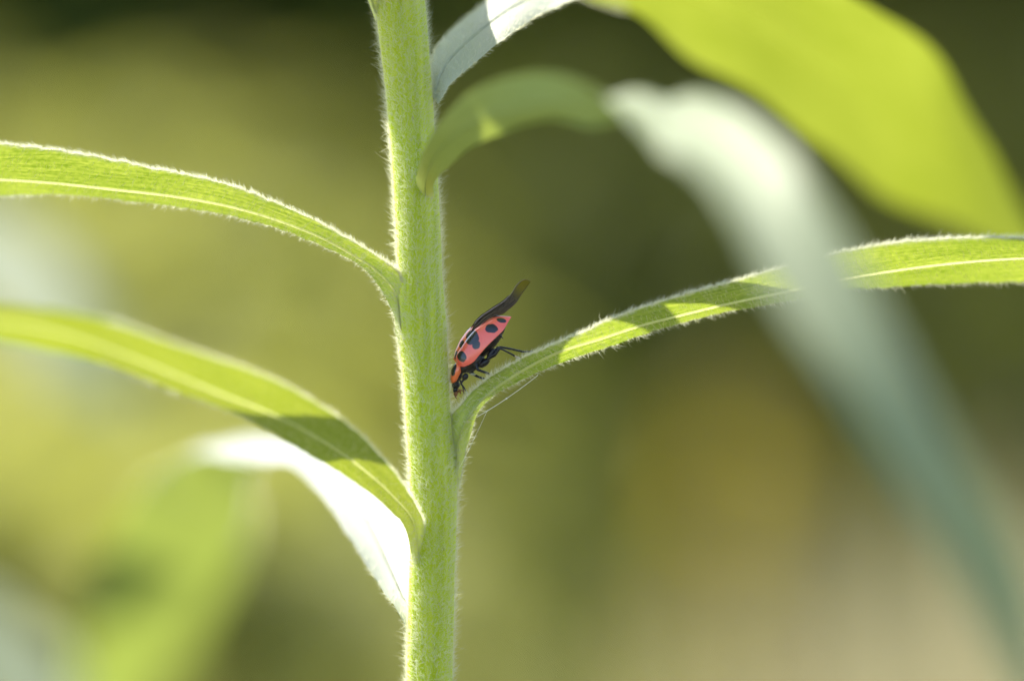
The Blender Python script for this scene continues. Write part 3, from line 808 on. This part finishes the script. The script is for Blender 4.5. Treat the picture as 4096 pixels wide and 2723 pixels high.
def body():
    parts = [ell(505, 835, -15, 300, 118, 105, 43),                 # abdomen under the wing cases
             ell(640, 720, -20, 150, 70, 75, 44),
             ell(400, 1030, -10, 150, 92, 95, 43),                  # thorax
             ell(300, 1090, 5, 70, 62, 70, 50),
             ell(225, 1180, -5, 75, 55, 62, 70),                    # under the neck shield
             ell(205, 1285, -2, 50, 48, 55, 75),                    # head
             ell(200, 1345, -2, 36, 30, 38, 80),
             ell(312, 1195, 50, 44, 34, 30, 60),                    # front coxa
             ell(600, 930, 60, 62, 32, 28, 55),                     # hind thigh root
             ell(520, 1040, 30, 80, 42, 50, 35),
             limb([(560, 990, 60), (640, 945, 80), (690, 880, 85)], (26, 26, 17)),          # near hind thigh
             limb([(690, 880, 85), (660, 858, 85), (760, 905, 82), (850, 952, 75), (862, 962, 72)], (12, 13, 11, 12, 9)),
             limb([(862, 962, 72), (905, 985, 66), (940, 996, 60)], (9, 8, 6)),
             limb([(560, 960, -50), (690, 860, -60), (830, 885, -50), (960, 915, -40)], (22, 14, 13, 13)),   # far hind leg
             limb([(960, 915, -40), (1040, 912, -30), (1130, 912, -20)], (11, 9, 6)),
             limb([(430, 1060, 60), (450, 1115, 75), (560, 1155, 70), (610, 1180, 65)], (22, 17, 15, 13)),   # near middle leg
             limb([(610, 1180, 65), (650, 1200, 58), (690, 1222, 50)], (11, 9, 6)),
             limb([(350, 1130, -20), (420, 1178, -10), (480, 1205, 10), (545, 1222, 20)], (24, 16, 15, 11)), # far middle leg
             limb([(545, 1222, 20), (580, 1225, 22)], (8, 6)),
             limb([(300, 1215, 50), (262, 1268, 62), (300, 1320, 60), (332, 1375, 50)], (16, 12, 10, 8)),    # front leg
             limb([(332, 1375, 50), (330, 1410, 46), (315, 1450, 40)], (7, 6, 5)),
             limb([(250, 1230, -40), (280, 1300, -45), (300, 1400, -35)], (12, 9, 6)),
             limb([(660, 760, 20), (705, 735, 30), (740, 775, 25)], (16, 12, 5))]           # tail tip
    v, f = join_np(parts)
    me = bpy.data.meshes.new('rough'); me.from_pydata(v.tolist(), [], f.tolist()); me.update()
    o = bpy.data.objects.new('rough', me); col.objects.link(o)
    r = o.modifiers.new('r', 'REMESH'); r.mode = 'VOXEL'; r.voxel_size = .0026
    s = o.modifiers.new('s', 'SMOOTH'); s.factor = .5; s.iterations = 3
    dg = bpy.context.evaluated_depsgraph_get()
    m2 = bpy.data.meshes.new_from_object(o.evaluated_get(dg)); bpy.data.objects.remove(o, do_unlink=True)
    m2.name = 'body'; m2.materials.clear(); m2.materials.append(M_black)
    m2.polygons.foreach_set('use_smooth', [True]*len(m2.polygons))
    return link('body', m2, beetle)
body()

def add(name, parts, m, parent=beetle):
    v, f = join_np(parts) if isinstance(parts, list) else parts
    return mesh_np(name, v, f, m, parent)

def pronotum():
    # neck shield: orange rim, black middle
    th = np.linspace(0, np.pi/2, 40); ph = np.linspace(0, 2*np.pi, 72, endpoint=False)
    cx, cy, r1, r2, r3, an = 208, 1140, 122, 58, 80, math.radians(72)
    S = np.sin(th)[:, None]; u = r1*S*np.cos(ph)*(1 - .12*np.cos(ph)); v_ = r2*S*np.sin(ph)
    zx = cx + u*math.cos(an) - v_*math.sin(an)*-1; zy = cy - u*math.sin(an) + v_*math.cos(an)
    c = 8 + r3*np.cos(th)[:, None] + 0*ph
    V = np.array([[Z(zx[i, j], zy[i, j], c[i, j]) for j in range(72)] for i in range(40)])
    du, dv = zx - 181, zy - 1108
    b = math.radians(8); uu = du*math.cos(b) + dv*math.sin(b); vv = -du*math.sin(b) + dv*math.cos(b)
    s = 1 - np.sqrt((uu/29)**2 + (vv/70)**2) + .12*np.sin(zy*.06)
    mesh_np('pronotum', V.reshape(-1, 3), grid_faces(40, 72, closed=True)[:, ::-1], M_el2, beetle, attrs={'spot': s.ravel()})
pronotum()
add('eye', ell(222, 1262, 44, 17, 17, 15, 0), M_black)
add('mouthpart', [ell(205, 1385, 10, 34, 24, 30, 80), limb([(215, 1370, 20), (250, 1350, 40), (262, 1385, 40)], (13, 14, 8)), limb([(195, 1390, 20), (205, 1425, 25), (220, 1440, 25)], (10, 8, 4))], M_brown)
add('antenna', limb([(225, 1330, 45), (268, 1345, 62), (300, 1358, 66)], (6, 6, 9)), M_brown)
add('foot', limb([(866, 962, 74), (905, 985, 68), (945, 998, 62)], (11, 13, 10)), M_tan)
add('trochanter', ell(395, 1168, 55, 34, 16, 20, -10), simple_mat('pale_joint', (.22, .22, .12), (.32, .30, .18), 40, rough=.45))

def wing():
    m, n, l = mat('smoky_wing')
    ob = n.new('ShaderNodeTexCoord').outputs['UV']
    cl = ramp(n, l, noise(n, l, mapping(n, l, ob, (3, 9, 1)), 1.6, 4), [(.35, (.016, .011, .006)), (.65, (.085, .055, .022))])
    p = n.new('ShaderNodeBsdfPrincipled'); l.new(cl, p.inputs['Base Color']); p.inputs['Roughness'].default_value = .25
    p.inputs['Coat Weight'].default_value = .1
    tr = n.new('ShaderNodeBsdfTransparent'); tr.inputs[0].default_value = (.78, .68, .34, 1)
    mx = n.new('ShaderNodeMixShader'); at_ = n.new('ShaderNodeAttribute'); at_.attribute_name = 'clear'
    l.new(at_.outputs['Fac'], mx.inputs[0]); l.new(p.outputs[0], mx.inputs[1]); l.new(tr.outputs[0], mx.inputs[2])
    b = n.new('ShaderNodeBump'); b.inputs['Strength'].default_value = 1.0; b.inputs['Distance'].default_value = .012
    l.new(noise(n, l, mapping(n, l, ob, (7, 16, 1)), 1, 4), b.inputs['Height']); l.new(b.outputs[0], p.inputs['Normal'])
    o = n.new('ShaderNodeOutputMaterial'); l.new(mx.outputs[0], o.inputs[0])
    top = [(370, 690), (420, 600), (500, 515), (570, 468), (640, 420), (760, 340), (830, 262), (872, 190), (920, 135), (990, 106), (1042, 128)]
    bot = [(400, 700), (470, 640), (560, 560), (640, 520), (740, 488), (800, 440), (880, 370), (935, 285), (985, 215), (1020, 165), (1044, 134)]
    n1, n2 = 90, 18
    T = spline(np.array(top, float), n1); B = spline(np.array(bot, float), n1)
    r = np.random.default_rng(3)
    V = np.zeros((n1, n2, 3)); cl_ = np.zeros((n1, n2)); UV = np.zeros((n1, n2, 2))
    for i in range(n1):
        u = i/(n1 - 1)
        for j in range(n2):
            w_ = j/(n2 - 1); q = T[i]*(1 - w_) + B[i]*w_
            cc = 30*u - 6 + 22*math.sin(math.pi*w_)*(1 - u) + 8*math.sin(w_*17 + u*6)*(1 - .8*u) + 5*math.sin(u*44 + w_*11)*(1 - u)
            V[i, j] = Z(q[0], q[1], cc)
            cl_[i, j] = np.clip((u - .68)*5, 0, .86)*np.clip((1 - w_)*6, .25, 1)*np.clip(w_*8 + .2, 0, 1) + .12*np.clip((u - .45)*4, 0, 1)*(1 - w_)
            UV[i, j] = (u*3, w_)
    wg = mesh_np('hind_wing', V.reshape(-1, 3), grid_faces(n1, n2), m, beetle, uv=UV.reshape(-1, 2), attrs={'clear': cl_.ravel()})
    # veins along the leading edge and through the folded part
    pv = []
    for w_, r0 in ((0.0, 5), (.45, 4.5), (.8, 6)):
        idx = np.arange(8, n1 if w_ == 0 else 62, 3); j = int(round(w_*(n2 - 1)))
        pv.append(tube_np(V[idx, j] - np.array((0, .002, 0)), np.linspace(r0*1.25, 2.0, len(idx))*Q, 6))
    add('wing_vein', pv, simple_mat('wing_vein_brown', (.05, .03, .014), (.11, .075, .035), 30, rough=.2, coat=.8), wg)
    # second hind wing, folded beneath the first
    V2 = V[:58] + np.array((-.006, .03, .006)); V2[:, :, 2] += .003*np.sin(np.arange(n2))[None]
    mesh_np('hind_wing', V2.reshape(-1, 3), grid_faces(58, n2), m, beetle, uv=UV[:58].reshape(-1, 2), attrs={'clear': cl_[:58].ravel()*0})
wing()

# ------------------------------------------------------------------ silk under the right leaf
M_silk = hair_mat('silk', (.9, .9, .9), (.9, .9, .9), .1)
def silk(p0, p1, y, r, label, sag, bead=None):
    n = 40; t = np.linspace(0, 1, n); a, b = W(*p0, y), W(*p1, y)
    P = a + (b - a)*t[:, None]; P[:, 2] -= sag*4*t*(1 - t)
    parts = [tube_np(P, r, 4)]
    if bead is not None:
        parts.append(ellipsoid_np(P[int(bead*n)], np.eye(3)*.005, 8, 8))
    v, f = join_np(parts)
    tag(mesh_np('silk_thread', v, f, M_silk), label, 'silk thread')
silk((2152, 1500), (1906, 1668), -.08, .0016, 'fine bright silk thread slanting under the right leaf below the beetle', .01, .52)
silk((1950, 1640), (1838, 1870), -.10, .0007, 'very faint silk thread running down beside the stem below the right leaf', .005)
